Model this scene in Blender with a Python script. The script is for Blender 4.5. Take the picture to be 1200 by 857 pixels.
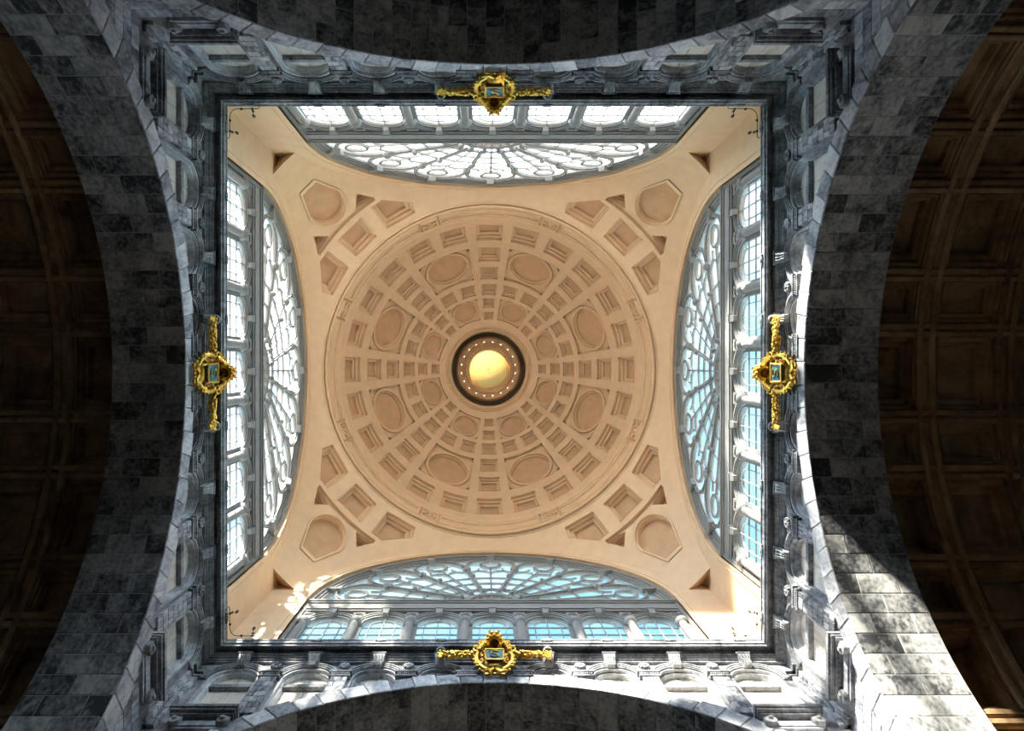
import bpy, bmesh, math, random
from mathutils import Vector, Matrix
from mathutils.geometry import delaunay_2d_cdt
random.seed(7)
sin, cos, pi, sqrt, R_ = math.sin, math.cos, math.pi, math.sqrt, math.radians
S = bpy.context.scene
C = S.collection
for o in list(bpy.data.objects): bpy.data.objects.remove(o)

# ------------------------------------------------------------------ camera (1200 x 857 frame)
F = 868.0                      # focal length in pixels
CAMX, CAMY = -0.387, -0.27     # a little off the axis of the dome; z = 0 is eye height
cd = bpy.data.cameras.new('camera'); cam = bpy.data.objects.new('camera', cd); C.objects.link(cam)
cam.location = (CAMX, CAMY, 0); cam.rotation_euler = (pi, 0, 0)      # straight up, image down = +Y
cd.sensor_fit = 'HORIZONTAL'; cd.sensor_width = 36; cd.lens = F / 1200 * 36
cd.shift_x = (600 - 566) / 1200; cd.shift_y = (428 - 428.5) / 1200
cd.clip_end = 500
S.camera = cam

# ------------------------------------------------------------------ sky, sun, exposure
SUN_TRAVEL = Vector((.42, 1.0, -.47)).normalized()
w = bpy.data.worlds.new('sky'); S.world = w; w.use_nodes = True
nt = w.node_tree; nt.nodes.clear()
def wn(t): return nt.nodes.new(t)
sky = wn('ShaderNodeTexSky'); sky.sky_type = 'NISHITA'; sky.sun_disc = False
sky.sun_elevation = math.asin(-SUN_TRAVEL.z); sky.sun_rotation = math.atan2(-SUN_TRAVEL.x, -SUN_TRAVEL.y)
sky.altitude = 10; sky.air_density = 1.0; sky.dust_density = 1.2; sky.ozone_density = 2.2
tc = wn('ShaderNodeTexCoord'); noi = wn('ShaderNodeTexNoise'); noi.inputs['Scale'].default_value = 5.5
noi.inputs['Detail'].default_value = 6; noi.inputs['Roughness'].default_value = .55
rmp = wn('ShaderNodeValToRGB'); rmp.color_ramp.elements[0].position = .47; rmp.color_ramp.elements[1].position = .70
mul = wn('ShaderNodeMix'); mul.data_type = 'RGBA'; mul.blend_type = 'MIX'
gain = wn('ShaderNodeVectorMath'); gain.operation = 'SCALE'; gain.inputs[3].default_value = .60
bg = wn('ShaderNodeBackground'); bg.inputs[1].default_value = 1.0
out = wn('ShaderNodeOutputWorld')
# haze that whitens the sky towards the sun
dot = wn('ShaderNodeVectorMath'); dot.operation = 'DOT_PRODUCT'; dot.inputs[1].default_value = tuple(-SUN_TRAVEL)
nt.links.new(tc.outputs['Generated'], dot.inputs[0])
nt.links.new(tc.outputs['Generated'], noi.inputs['Vector'])
hz = wn('ShaderNodeMapRange'); hz.interpolation_type = 'SMOOTHSTEP'; hz.inputs[1].default_value = .26; hz.inputs[2].default_value = .85
nt.links.new(dot.outputs['Value'], hz.inputs[0])
cl = wn('ShaderNodeMath'); cl.operation = 'MULTIPLY_ADD'; cl.inputs[1].default_value = .10
nt.links.new(noi.outputs['Fac'], rmp.inputs[0]); nt.links.new(rmp.outputs[0], cl.inputs[0]); nt.links.new(hz.outputs[0], cl.inputs[2]); cl.use_clamp = True
nt.links.new(sky.outputs[0], gain.inputs[0])
tint = wn('ShaderNodeVectorMath'); tint.operation = 'MULTIPLY'; tint.inputs[1].default_value = (.72, 1.08, .98)
nt.links.new(gain.outputs[0], tint.inputs[0])
nt.links.new(cl.outputs[0], mul.inputs[0]); nt.links.new(tint.outputs[0], mul.inputs[6])
mul.inputs[7].default_value = (5.4, 6.7, 8.4, 1)
nt.links.new(mul.outputs[2], bg.inputs[0]); nt.links.new(bg.outputs[0], out.inputs[0])
sl = bpy.data.lights.new('sun_offscreen', 'SUN'); sl.energy = 31.0; sl.angle = R_(2.6); sl.color = (1, .91, .77)
so = bpy.data.objects.new('sun_offscreen', sl); C.objects.link(so); so.location = (-20, -40, 60)
so.rotation_euler = SUN_TRAVEL.to_track_quat('-Z', 'Y').to_euler()
vs = S.view_settings; vs.view_transform = 'Standard'; vs.look = 'None'; vs.exposure = 0.65; vs.gamma = 1.0
vs.use_curve_mapping = False

# ------------------------------------------------------------------ materials
M = {}
def new_mat(name):
    m = bpy.data.materials.new(name); m.use_nodes = True; t = m.node_tree
    M[name] = m
    return m, t, t.nodes['Principled BSDF']
def ramp(t, pts):
    n = t.nodes.new('ShaderNodeValToRGB'); e = n.color_ramp.elements
    while len(e) < len(pts): e.new(.5)
    for q, (p, c) in zip(e, pts): q.position = p; q.color = (c[0], c[1], c[2], 1)
    return n
def stone(name, dark, mid, light, rough=.6, scale=1.3, stretch=(1, 1, .35), rnd=.5, bump=.25, streak=.35, spec=.3):
    """weathered stone: blotches + fine streaks, and a tone of its own for every block"""
    m, t, b = new_mat(name); L = t.links.new
    g = t.nodes.new('ShaderNodeNewGeometry'); oi = t.nodes.new('ShaderNodeObjectInfo')
    mp = t.nodes.new('ShaderNodeVectorMath'); mp.operation = 'MULTIPLY'; mp.inputs[1].default_value = stretch
    ad = t.nodes.new('ShaderNodeVectorMath'); ad.operation = 'ADD'
    sc = t.nodes.new('ShaderNodeMath'); sc.operation = 'MULTIPLY'; sc.inputs[1].default_value = 37.0
    L(oi.outputs['Random'], sc.inputs[0]); L(g.outputs['Position'], mp.inputs[0])
    L(mp.outputs[0], ad.inputs[0]); L(sc.outputs[0], ad.inputs[1])
    n1 = t.nodes.new('ShaderNodeTexNoise'); n1.inputs['Scale'].default_value = scale; n1.inputs['Detail'].default_value = 8
    n1.inputs['Roughness'].default_value = .62; n1.inputs['Distortion'].default_value = .8
    n2 = t.nodes.new('ShaderNodeTexNoise'); n2.inputs['Scale'].default_value = scale * 7; n2.inputs['Detail'].default_value = 5
    L(ad.outputs[0], n1.inputs['Vector']); L(ad.outputs[0], n2.inputs['Vector'])
    s = t.nodes.new('ShaderNodeMath'); s.operation = 'MULTIPLY_ADD'; s.inputs[1].default_value = streak
    L(n2.outputs['Fac'], s.inputs[0]); L(n1.outputs['Fac'], s.inputs[2])
    s2 = t.nodes.new('ShaderNodeMath'); s2.operation = 'MULTIPLY_ADD'; s2.inputs[1].default_value = rnd
    L(oi.outputs['Random'], s2.inputs[0]); L(s.outputs[0], s2.inputs[2])
    off = t.nodes.new('ShaderNodeMath'); off.operation = 'SUBTRACT'; off.inputs[1].default_value = (streak + rnd) * .5
    L(s2.outputs[0], off.inputs[0])
    r = ramp(t, [(.30, dark), (.5, mid), (.72, light)]); L(off.outputs[0], r.inputs[0])
    L(r.outputs[0], b.inputs['Base Color']); b.inputs['Roughness'].default_value = rough
    b.inputs['Specular IOR Level'].default_value = spec
    bp = t.nodes.new('ShaderNodeBump'); bp.inputs['Strength'].default_value = bump; bp.inputs['Distance'].default_value = .03
    L(n2.outputs['Fac'], bp.inputs['Height']); L(bp.outputs[0], b.inputs['Normal'])
    return m
def paint(name, col, var=.08, rough=.7, metal=0, scale=2.0, spec=.3):
    m, t, b = new_mat(name); L = t.links.new
    g = t.nodes.new('ShaderNodeNewGeometry'); n = t.nodes.new('ShaderNodeTexNoise')
    n.inputs['Scale'].default_value = scale; n.inputs['Detail'].default_value = 6; L(g.outputs['Position'], n.inputs['Vector'])
    r = ramp(t, [(.3, [c * (1 - var) for c in col]), (.7, [min(1, c * (1 + var)) for c in col])])
    L(n.outputs['Fac'], r.inputs[0]); L(r.outputs[0], b.inputs['Base Color'])
    b.inputs['Roughness'].default_value = rough; b.inputs['Metallic'].default_value = metal
    b.inputs['Specular IOR Level'].default_value = spec
    return m
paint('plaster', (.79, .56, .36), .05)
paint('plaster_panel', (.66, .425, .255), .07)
paint('plaster_wall', (.79, .56, .36), .05)
stone('ashlar', (.08, .085, .10), (.33, .34, .37), (.66, .66, .67), rnd=.20, scale=1.6, streak=.55, stretch=(1, 1, .3))
stone('marble', (.16, .165, .185), (.42, .43, .46), (.74, .74, .75), rnd=.25, scale=1.2, streak=.45, stretch=(1, 1, .6))
stone('carved', (.07, .072, .08), (.27, .275, .29), (.52, .52, .52), rnd=.1, scale=1.5, streak=.4)
stone('soffit_stone', (.05, .052, .056), (.27, .272, .275), (.56, .55, .53), rnd=.30, scale=1.3, streak=.6, stretch=(1, 1, .45))
paint('mortar', (.42, .42, .42), .2, .9)
stone('niche_stone', (.58, .52, .45), (.76, .70, .62), (.88, .84, .78), rnd=.12, scale=1.8, streak=.25, bump=.05)
stone('vault_stone', (.17, .10, .05), (.36, .23, .118), (.52, .36, .20), rnd=.2, scale=.9, streak=.3, bump=.1)
stone('cornice_stone', (.09, .092, .10), (.25, .255, .27), (.48, .48, .48), rnd=.1, scale=1.4, streak=.5, stretch=(1, 1, .4))
paint('grey_iron', (.27, .268, .262), .10, .5, 0, 3.0)
paint('mullion', (.30, .32, .33), .1, .5)
paint('lamp_glass', (.45, .45, .43), .05, .15)
paint('dark_metal', (.035, .035, .038), .1, .45)
paint('floor_stone', (.34, .31, .27), .15, .4)
paint('gold', (.86, .52, .10), .18, .30, 1.0, 9.0)
paint('old_gold', (.55, .30, .07), .25, .4, 1.0, 9.0)
paint('lantern_paint', (.55, .48, .34), .1, .7)
paint('lantern_ring', (.62, .44, .30), .1, .6)
def plaque_mat():
    m, t, b = new_mat('teal_enamel'); L = t.links.new
    g = t.nodes.new('ShaderNodeNewGeometry'); n = t.nodes.new('ShaderNodeTexNoise'); n.inputs['Scale'].default_value = 3.5
    L(g.outputs['Position'], n.inputs['Vector'])
    r = ramp(t, [(.38, (.03, .13, .22)), (.55, (.05, .28, .30)), (.68, (.16, .40, .30))]); L(n.outputs['Fac'], r.inputs[0])
    L(r.outputs[0], b.inputs['Base Color']); b.inputs['Roughness'].default_value = .4
plaque_mat()
def glass_mat(name, tint, haze, hazecol):
    m = bpy.data.materials.new(name); m.use_nodes = True; t = m.node_tree; t.nodes.clear(); M[name] = m; L = t.links.new
    o = t.nodes.new('ShaderNodeOutputMaterial'); tr = t.nodes.new('ShaderNodeBsdfTransparent'); tr.inputs[0].default_value = (*tint, 1)
    tl = t.nodes.new('ShaderNodeBsdfTranslucent'); tl.inputs[0].default_value = (*hazecol, 1)
    gl = t.nodes.new('ShaderNodeBsdfGlossy'); gl.inputs['Roughness'].default_value = .08
    a = t.nodes.new('ShaderNodeMixShader'); a.inputs[0].default_value = haze
    b = t.nodes.new('ShaderNodeMixShader'); b.inputs[0].default_value = .05
    L(tr.outputs[0], a.inputs[1]); L(tl.outputs[0], a.inputs[2]); L(a.outputs[0], b.inputs[1]); L(gl.outputs[0], b.inputs[2])
    L(b.outputs[0], o.inputs[0])
glass_mat('glass', (.93, .97, .98), .12, (.9, .95, .97))
glass_mat('amber_glass', (.5, .35, .15), .97, (.27, .125, .032))
def emit_mat(name, col, s):
    m, t, b = new_mat(name); b.inputs['Emission Color'].default_value = (*col, 1); b.inputs['Emission Strength'].default_value = s
    b.inputs['Base Color'].default_value = (*col, 1)
emit_mat('lamp_glow', (1, .86, .62), 3.0)

# ------------------------------------------------------------------ mesh helpers
def pip(p, poly):
    x, y = p; c = False; n = len(poly); j = n - 1
    for i in range(n):
        xi, yi = poly[i]; xj, yj = poly[j]
        if (yi > y) != (yj > y) and x < (xj - xi) * (y - yi) / (yj - yi) + xi: c = not c
        j = i
    return c
def cdt(outer, holes=(), extra=()):
    vs_ = []; es = []
    for lp in [outer] + list(holes):
        b = len(vs_); n = len(lp); vs_ += [Vector(p) for p in lp]; es += [(b + i, b + (i + 1) % n) for i in range(n)]
    for p in extra:
        if pip(p, outer) and not any(pip(p, h) for h in holes): vs_.append(Vector(p))
    v, e, f, *_ = delaunay_2d_cdt(vs_, es, [], 0, 1e-5)
    tris = []
    for t in f:
        c = (sum(v[i].x for i in t) / len(t), sum(v[i].y for i in t) / len(t))
        if pip(c, outer) and not any(pip(c, h) for h in holes): tris.append(tuple(t))
    return [(p.x, p.y) for p in v], tris
class MB:
    def __init__(s): s.v = []; s.f = []; s.m = []
    def add(s, vs_, fs, mi=0):
        b = len(s.v); s.v += [tuple(p) for p in vs_]; s.f += [tuple(b + i for i in f) for f in fs]; s.m += [mi] * len(fs)
        return s
    def box(s, u0, u1, w0, w1, z0, z1, mi=0):
        return s.add([(u, w_, z) for z in (z0, z1) for w_ in (w0, w1) for u in (u0, u1)],
                     [(0, 1, 3, 2), (4, 6, 7, 5), (0, 4, 5, 1), (2, 3, 7, 6), (0, 2, 6, 4), (1, 5, 7, 3)], mi)
    def block(s, u0, u1, z0, z1, w0, w1, ch=.025):
        """ashlar block, chamfered on the face (w0 side)"""
        a = [(u0, w1, z0), (u1, w1, z0), (u1, w1, z1), (u0, w1, z1)]
        b = [(u0, w0 + ch, z0), (u1, w0 + ch, z0), (u1, w0 + ch, z1), (u0, w0 + ch, z1)]
        c = [(u0 + ch, w0, z0 + ch), (u1 - ch, w0, z0 + ch), (u1 - ch, w0, z1 - ch), (u0 + ch, w0, z1 - ch)]
        fs = [(8, 9, 10, 11)]
        for i in range(4):
            j = (i + 1) % 4; fs += [(i, j, j + 4, i + 4), (i + 4, j + 4, j + 8, i + 8)]
        return s.add(a + b + c, fs)
    def polyblock(s, poly, w0, w1, ch=.02, mi=0):
        """convex polygon in (u, z) as a chamfered block"""
        n = len(poly); cu = sum(p[0] for p in poly) / n; cz = sum(p[1] for p in poly) / n
        ins = []
        for u, z in poly:
            d = math.hypot(cu - u, cz - z) or 1; k = min(.45, ch * 1.4 / d); ins.append((u + (cu - u) * k, z + (cz - z) * k))
        vs_ = [(u, w1, z) for u, z in poly] + [(u, w0 + ch, z) for u, z in poly] + [(u, w0, z) for u, z in ins]
        fs = [tuple(range(2 * n, 3 * n))]
        for i in range(n):
            j = (i + 1) % n; fs += [(i, j, j + n, i + n), (i + n, j + n, j + 2 * n, i + 2 * n)]
        return s.add(vs_, fs, mi)
    def prism(s, outer, holes, w0, w1, mi=0):
        v, t = cdt(outer, holes); n = len(v)
        s.add([(u, w0, z) for u, z in v], t, mi); s.add([(u, w1, z) for u, z in v], t, mi)
        for lp in [outer] + list(holes):
            k = len(lp)
            s.add([(u, w0, z) for u, z in lp] + [(u, w1, z) for u, z in lp], [(i, (i + 1) % k, (i + 1) % k + k, i + k) for i in range(k)], mi)
        return s
    def band(s, p, q, w0, w1, mi=0, closed=False):
        """strip between two (u, z) paths with depth"""
        n = len(p); vs_ = []
        for a, b in zip(p, q): vs_ += [(a[0], w0, a[1]), (b[0], w0, b[1]), (b[0], w1, b[1]), (a[0], w1, a[1])]
        fs = []
        for i in range(n if closed else n - 1):
            j = (i + 1) % n
            for k in range(4): fs.append((4 * i + k, 4 * i + (k + 1) % 4, 4 * j + (k + 1) % 4, 4 * j + k))
        if not closed: fs += [(0, 1, 2, 3), tuple(4 * (n - 1) + k for k in (3, 2, 1, 0))]
        return s.add(vs_, fs, mi)
    def bar(s, p, q, hw, w0, w1, mi=0):
        dx, dz = q[0] - p[0], q[1] - p[1]; l = math.hypot(dx, dz) or 1; nx, nz = -dz / l * hw, dx / l * hw
        return s.band([(p[0] + nx, p[1] + nz), (q[0] + nx, q[1] + nz)], [(p[0] - nx, p[1] - nz), (q[0] - nx, q[1] - nz)], w0, w1, mi)
    def pathbar(s, pts, hw, w0, w1, closed=False, mi=0):
        n = len(pts); a = []; b = []
        for i, p in enumerate(pts):
            if closed: p0, p1 = pts[i - 1], pts[(i + 1) % n]
            else: p0, p1 = pts[max(0, i - 1)], pts[min(n - 1, i + 1)]
            dx, dz = p1[0] - p0[0], p1[1] - p0[1]; l = math.hypot(dx, dz) or 1
            a.append((p[0] - dz / l * hw, p[1] + dx / l * hw)); b.append((p[0] + dz / l * hw, p[1] - dx / l * hw))
        return s.band(a, b, w0, w1, mi, closed)
    def lathe(s, prof, n, c=(0, 0, 0), axis='z', a0=0, a1=2 * pi, mi=0, sx=1, sy=1):
        full = abs(a1 - a0 - 2 * pi) < 1e-6; k = n if full else n + 1; vs_ = []
        for i in range(k):
            a = a0 + (a1 - a0) * i / n
            for r, h in prof:
                if axis == 'z': vs_.append((c[0] + r * cos(a) * sx, c[1] + r * sin(a) * sy, c[2] + h))
                else: vs_.append((c[0] + r * cos(a) * sx, c[1] + h, c[2] + r * sin(a) * sy))
        m = len(prof); fs = []
        for i in range(n):
            j = (i + 1) % k
            for q in range(m - 1): fs.append((i * m + q, j * m + q, j * m + q + 1, i * m + q + 1))
        return s.add(vs_, fs, mi)
    def ball(s, c, r, n=6, m=4, sc=(1, 1, 1), mi=0):
        prof = [(r * sin(pi * i / m), -r * cos(pi * i / m)) for i in range(m + 1)]; vs_ = []
        for i in range(n):
            a = 2 * pi * i / n
            for pr, h in prof: vs_.append((c[0] + pr * cos(a) * sc[0], c[1] + pr * sin(a) * sc[1], c[2] + h * sc[2]))
        k = m + 1
        return s.add(vs_, [(i * k + q, (i + 1) % n * k + q, (i + 1) % n * k + q + 1, i * k + q + 1) for i in range(n) for q in range(m)], mi)
    def tube(s, pts, rad, n=6, mi=0, radii=None):
        vs_ = []; pts = [Vector(p) for p in pts]; k = len(pts)
        for i, p in enumerate(pts):
            d = (pts[min(k - 1, i + 1)] - pts[max(0, i - 1)]).normalized()
            a = d.orthogonal() if i == 0 else (a - d * a.dot(d)); a = a.normalized(); b = d.cross(a)
            r = radii[i] if radii else rad
            for j in range(n): vs_.append(p + (a * cos(2 * pi * j / n) + b * sin(2 * pi * j / n)) * r)
        fs = [(i * n + j, i * n + (j + 1) % n, (i + 1) * n + (j + 1) % n, (i + 1) * n + j) for i in range(k - 1) for j in range(n)]
        fs += [tuple(range(n)), tuple((k - 1) * n + j for j in range(n))]
        return s.add(vs_, fs, mi)
    def mesh(s, name, mats, smooth=False, merge=False):
        me = bpy.data.meshes.new(name); me.from_pydata(s.v, [], s.f)
        for m in (mats if isinstance(mats, (list, tuple)) else [mats]): me.materials.append(M[m])
        me.polygons.foreach_set('material_index', s.m)
        bm = bmesh.new(); bm.from_mesh(me)
        if merge: bmesh.ops.remove_doubles(bm, verts=bm.verts, dist=1e-4)
        bmesh.ops.recalc_face_normals(bm, faces=bm.faces); bm.to_mesh(me); bm.free()
        if smooth:
            me.polygons.foreach_set('use_smooth', [True] * len(me.polygons))
            me.set_sharp_from_angle(angle=R_(smooth if smooth is not True else 35))
        me.update()
        return me
    def build(s, name, mats, parent=None, smooth=False, merge=False):
        return put(name, s.mesh(name, mats, smooth, merge), parent)
def put(name, me, parent=None, loc=(0, 0, 0), rot=(0, 0, 0)):
    o = bpy.data.objects.new(name, me); C.objects.link(o); o.parent = parent; o.location = loc; o.rotation_euler = rot
    return o
def tag(o, label=None, cat=None, group=None, kind=None):
    for k, v in (('label', label), ('category', cat), ('group', group), ('kind', kind)):
        if v: o[k] = v
    return o
def empty(name, loc=(0, 0, 0), rz=0):
    o = bpy.data.objects.new(name, None); C.objects.link(o); o.location = loc; o.rotation_euler = (0, 0, rz); o.empty_display_size = .3
    return o
def copy_tree(o, parent=None):
    c = o.copy(); C.objects.link(c); c.parent = parent
    for ch in list(o.children): copy_tree(ch, c)
    return c
def arc(cu, cz, r, a0, a1, n):       # degrees, 0 = +u, 90 = up
    return [(cu + r * cos(R_(a0 + (a1 - a0) * i / n)), cz + r * sin(R_(a0 + (a1 - a0) * i / n))) for i in range(n + 1)]
SIDES = ['front', 'left', 'back', 'right']       # rotation k * 90 deg: +Y (image bottom), -X, -Y, +X
BAYS = [0, 1.85, -1.85, 3.97, -3.97, 6.2, -6.2, 8.6, -8.6]
W = 10.0                                          # inner face of the crossing walls
AR, AZ, AT = 9.72, 14.07, 12.3                    # great arches: radius, springing height, far edge of soffit
FLOOR = -1.6

# ------------------------------------------------------------------ floor
fl = MB().box(-22, 22, -22, 22, FLOOR - .3, FLOOR).build('floor', 'floor_stone')
tag(fl, 'plain stone floor of the station hall below the dome', 'floor', kind='structure')

gr = MB().box(-300, 300, -300, 300, FLOOR - .6, FLOOR - .32).build('ground', 'floor_stone')  # unseen, added to block sky haze from below the horizon and bounce sun
tag(gr, 'unseen ground added outside the station hall', 'ground', kind='structure')

# ------------------------------------------------------------------ lower crossing wall (built once, turned four times)
def zcirc(u, r): return AZ + sqrt(max(0, r * r - u * u))
def niche_poly(b, r, zs, rb=10.2):
    top = arc(b, zs, r, 0, 180, 16)
    if abs(b) > 8: bot = [(b - r, 21.45), (b + r, 21.45)]
    else: bot = [(u, zcirc(u, rb)) for u in [b - r + 2 * r * i / 6 for i in range(7)]]
    return top + bot
wall = empty('wall')
RO = {0: .86, 1.85: .90, 3.97: .99, 6.2: 1.05, 8.6: 1.05}
ZT = 25.40
opening = [(9.72, FLOOR)] + arc(0, AZ, AR + .06, 0, 180, 64) + [(-9.72, FLOOR)]
outer = [(-10.5, FLOOR)] + [(-10.5, 26.02), (10.5, 26.02), (10.5, FLOOR)] + opening
niches = [niche_poly(b, RO[abs(b)] - .235, ZT - RO[abs(b)]) for b in BAYS]
MB().prism(outer, niches, 10.04, 10.42).prism(outer, [], 10.425, 10.5).build('wall_face', 'cornice_stone', wall)
for b in BAYS:
    ro = RO[abs(b)]; zs = ZT - ro; r = ro - .28
    # stepped archivolt of each niche
    mb = MB()
    for r1, r0, w0 in ((ro, ro - .07, 9.93), (ro - .075, ro - .14, 9.96), (ro - .145, ro - .20, 9.99)):
        zb = zs - .12
        mb.band([(b + r1, zb)] + arc(b, zs, r1, 0, 180, 22) + [(b - r1, zb)], [(b + r0, zb)] + arc(b, zs, r0, 0, 180, 22) + [(b - r0, zb)], w0, 10.1)
    mb.build('niche_archivolt', 'carved', wall)
    mb = MB()
    for r1, r0, w0 in ((ro - .20, ro - .28, 10.04), (ro - .27, ro - .34, 10.16)):
        def leg(u):
            return max(21.45, zcirc(u, 10.2)) if abs(b) < 8 else 21.45
        mb.band([(b + r1, leg(b + r1))] + arc(b, zs, r1, 0, 180, 22) + [(b - r1, leg(b - r1))], [(b + r0, leg(b + r0))] + arc(b, zs, r0, 0, 180, 22) + [(b - r0, leg(b - r0))], w0, 10.4)
    mb.build('niche_jamb', 'marble', wall)
    # pale stone panels at the back of the niche, a dark transom between
    rp = r
    for sgn in (1, -1):
        if sgn > 0: head = [(b + .008, zs + .06)] + [(b + rp, zs + .06)] + arc(b, zs, rp, 6, 89, 8) 
        else: head = [(b - .008, zs + .06)] + [(b - rp, zs + .06)] + arc(b, zs, rp, 174, 91, 8)
        MB().polyblock(head, 10.36, 10.42, .008).build('niche_panel', 'niche_stone', wall)
        if abs(b) > 3:
            u0, u1 = sorted((b + sgn * .008, b + sgn * rp))
            if abs(b) > 8: lo = [(u0, 21.45), (u1, 21.45)]
            else: lo = [(u0, zcirc(u0, 10.15)), (u1, zcirc(u1, 10.15))]
            zt = zs - .26
            if max(lo[0][1], lo[1][1]) < zt - .05:
                if abs(b) > 8:
                    zm = zt - 1.15
                    MB().polyblock([(u0, zm + .012), (u1, zm + .012), (u1, zt), (u0, zt)], 10.36, 10.42, .008).build('niche_panel', 'niche_stone', wall)
                    MB().polyblock([lo[0], lo[1], (u1, zm - .012), (u0, zm - .012)], 10.36, 10.42, .008).build('niche_panel', 'niche_stone', wall)
                else:
                    MB().polyblock(lo + [(u1, zt), (u0, zt)], 10.36, 10.42, .008).build('niche_panel', 'niche_stone', wall)
    MB().box(b - rp, b + rp, 10.24, 10.42, zs - .24, zs + .04).box(b - rp, b + rp, 10.20, 10.42, zs - .26, zs - .20).build('niche_transom', 'carved', wall)
    # scrolled keystone reaching up to the cornice
    if b != 0:
        prof = [(9.99, zs + r - .03), (9.86, zs + r - .05), (9.80, zs + r + .03), (9.80, zs + r + .10), (9.86, zs + r + .16), (9.84, zs + r + .22), (9.74, 25.46), (9.70, 25.54), (9.70, 25.62), (10.0, 25.62)]
        mb = MB(); n = len(prof)
        def kw(z): return .13 + .07 * (z - zs - r + .05) / (25.62 - zs - r)
        mb.add([(b - kw(z), w_, z) for w_, z in prof] + [(b + kw(z), w_, z) for w_, z in prof],
               [tuple(range(n)), tuple(range(n, 2 * n))] + [(i, (i + 1) % n, (i + 1) % n + n, i + n) for i in range(n)])
        for e in (-1, 0, 1):       # leaf ribs on the face
            mb.tube([(b + e * .075, 9.83, zs + r + .0), (b + e * .08, 9.77, zs + r + .10), (b + e * .10, 9.79, zs + r + .24), (b + e * .10, 9.69, 25.5)], .028, 5)
        mb.box(b - .24, b + .24, 9.66, 10, 25.60, 25.66)
        mb.build('keystone', 'carved', wall)
# pilasters between the niches, with their courses and capitals, rosettes above
sb = sorted(BAYS)
mids = [(sb[i] + sb[i + 1]) / 2 for i in range(8)]
for u in mids + [-9.83, 9.83]:
    hw = .33 if abs(u) < 9 else .17
    z = 24.22
    if abs(u) > 4.5:
        zb = max(20.95, zcirc(abs(u) - hw, 10.3)) if abs(u) < 9 else 21.0
        pil = None
        while z - .36 > zb - .1:
            h = .36
            um = u + (.1 if int(round(z / .36)) % 2 else -.1) * (hw / .33)
            for x0, x1 in ((u - hw + .06, um - .006), (um + .006, u + hw - .06)):
                MB().block(x0, x1, z - h + .012, z, 9.91, 10.1, .02).build('pilaster_block', 'ashlar', wall)
            z -= h
    mb = MB()
    for a, z0, z1 in ((.02, 24.22, 24.30), (-.03, 24.30, 24.46), (.05, 24.46, 24.54), (.02, 24.54, 24.60)):
        mb.box(u - hw - a, min(10, u + hw + a) if u > 9 else u + hw + a, 9.90 - a * 1.3, 10.1, z0, z1) if u > -9 else mb.box(max(-10, u - hw - a), u + hw + a, 9.90 - a * 1.3, 10.1, z0, z1)
    if abs(u) < 9:
        k = 9
        for i in range(k):
            x = u - hw + .05 + (2 * hw - .1) * i / (k - 1); mb.box(x - .02, x + .02, 9.86, 9.95, 24.32, 24.45)
    mb.build('capital', 'carved', wall)
for u in mids:
    if abs(u) < 1: continue
    mb = MB()
    for i in range(8):
        a = 2 * pi * i / 8; mb.ball((u + .13 * cos(a), 9.95, 25.16 + .13 * sin(a)), .075, 7, 4, (1, 1, 1))
    mb.ball((u, 9.92, 25.16), .075, 8, 5); mb.lathe([(0, 0), (.24, 0), (.2, .1)], 14, (u, 10.0, 25.16), 'w')
    mb.build('rosette', 'carved', wall, smooth=True)
# sills under the corner niches
for s in (-1, 1):
    c = s * 8.44
    mb = MB().box(c - .98, c + .98, 9.56, 10.4, 21.36, 21.5).box(c - .94, c + .94, 9.62, 10.1, 21.28, 21.36).box(c - .90, c + .90, 9.72, 10.1, 21.20, 21.28)
    sill = mb.build('niche_sill', 'cornice_stone', wall)
    MB().box(c - .72, c + .72, 9.90, 10.1, 20.72, 21.2).box(c - .55, c + .55, 9.86, 10.1, 20.82, 21.08).build('apron_panel', 'marble', sill)
    for e in (-1, 1):
        x = c + e * .68
        mb = MB().lathe([(0, -.12), (.06, -.12), (.08, -.06), (.17, -.04), (.19, .02), (.17, .2)], 16, (x, 9.78, 20.96), 'w')
        mb.box(x - .15, x + .15, 9.80, 10.1, 20.9, 21.2)
        mb.build('sill_bracket', 'carved', sill, smooth=True)
# ashlar spandrel blocks
def clip(poly, nx, nz, d):
    o = []
    for i in range(len(poly)):
        a, b = poly[i], poly[(i + 1) % len(poly)]; fa = a[0] * nx + a[1] * nz - d; fb = b[0] * nx + b[1] * nz - d
        if fa >= 0: o.append(a)
        if (fa >= 0) != (fb >= 0): t = fa / (fa - fb); o.append((a[0] + (b[0] - a[0]) * t, a[1] + (b[1] - a[1]) * t))
    return o
def spandrel(u0, u1, z0, z1, name='stone_block', w0=9.985):
    poly = [(u0, z0), (u1, z0), (u1, z1), (u0, z1)]
    cu, cz = (u0 + u1) / 2, (z0 + z1) / 2 - AZ; l = math.hypot(cu, cz)
    if l < AR + .1: return
    nx, nz = cu / l, cz / l
    poly = clip(poly, nx, nz, nz * AZ + (AR + .42))
    if len(poly) < 3: return
    xs = [p[0] for p in poly]; zs_ = [p[1] for p in poly]
    if max(xs) - min(xs) < .12 or max(zs_) - min(zs_) < .08: return
    MB().polyblock(poly, w0, 10.1, .018).build(name, 'ashlar', wall)
H = .46
for c in range(30):
    z0 = 20.7 - H * (c + 1); 
    if z0 < 9.5: break
    z1 = z0 + H - .018
    for s in (-1, 1):
        u = 9.99; first = .5 if c % 2 else .95
        L_ = first
        while u > 4.2:
            u0, u1 = u - L_ + .018, u
            spandrel(*( (u0, u1) if s > 0 else (-u1, -u0) ), z0, z1)
            u -= L_; L_ = .95
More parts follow.
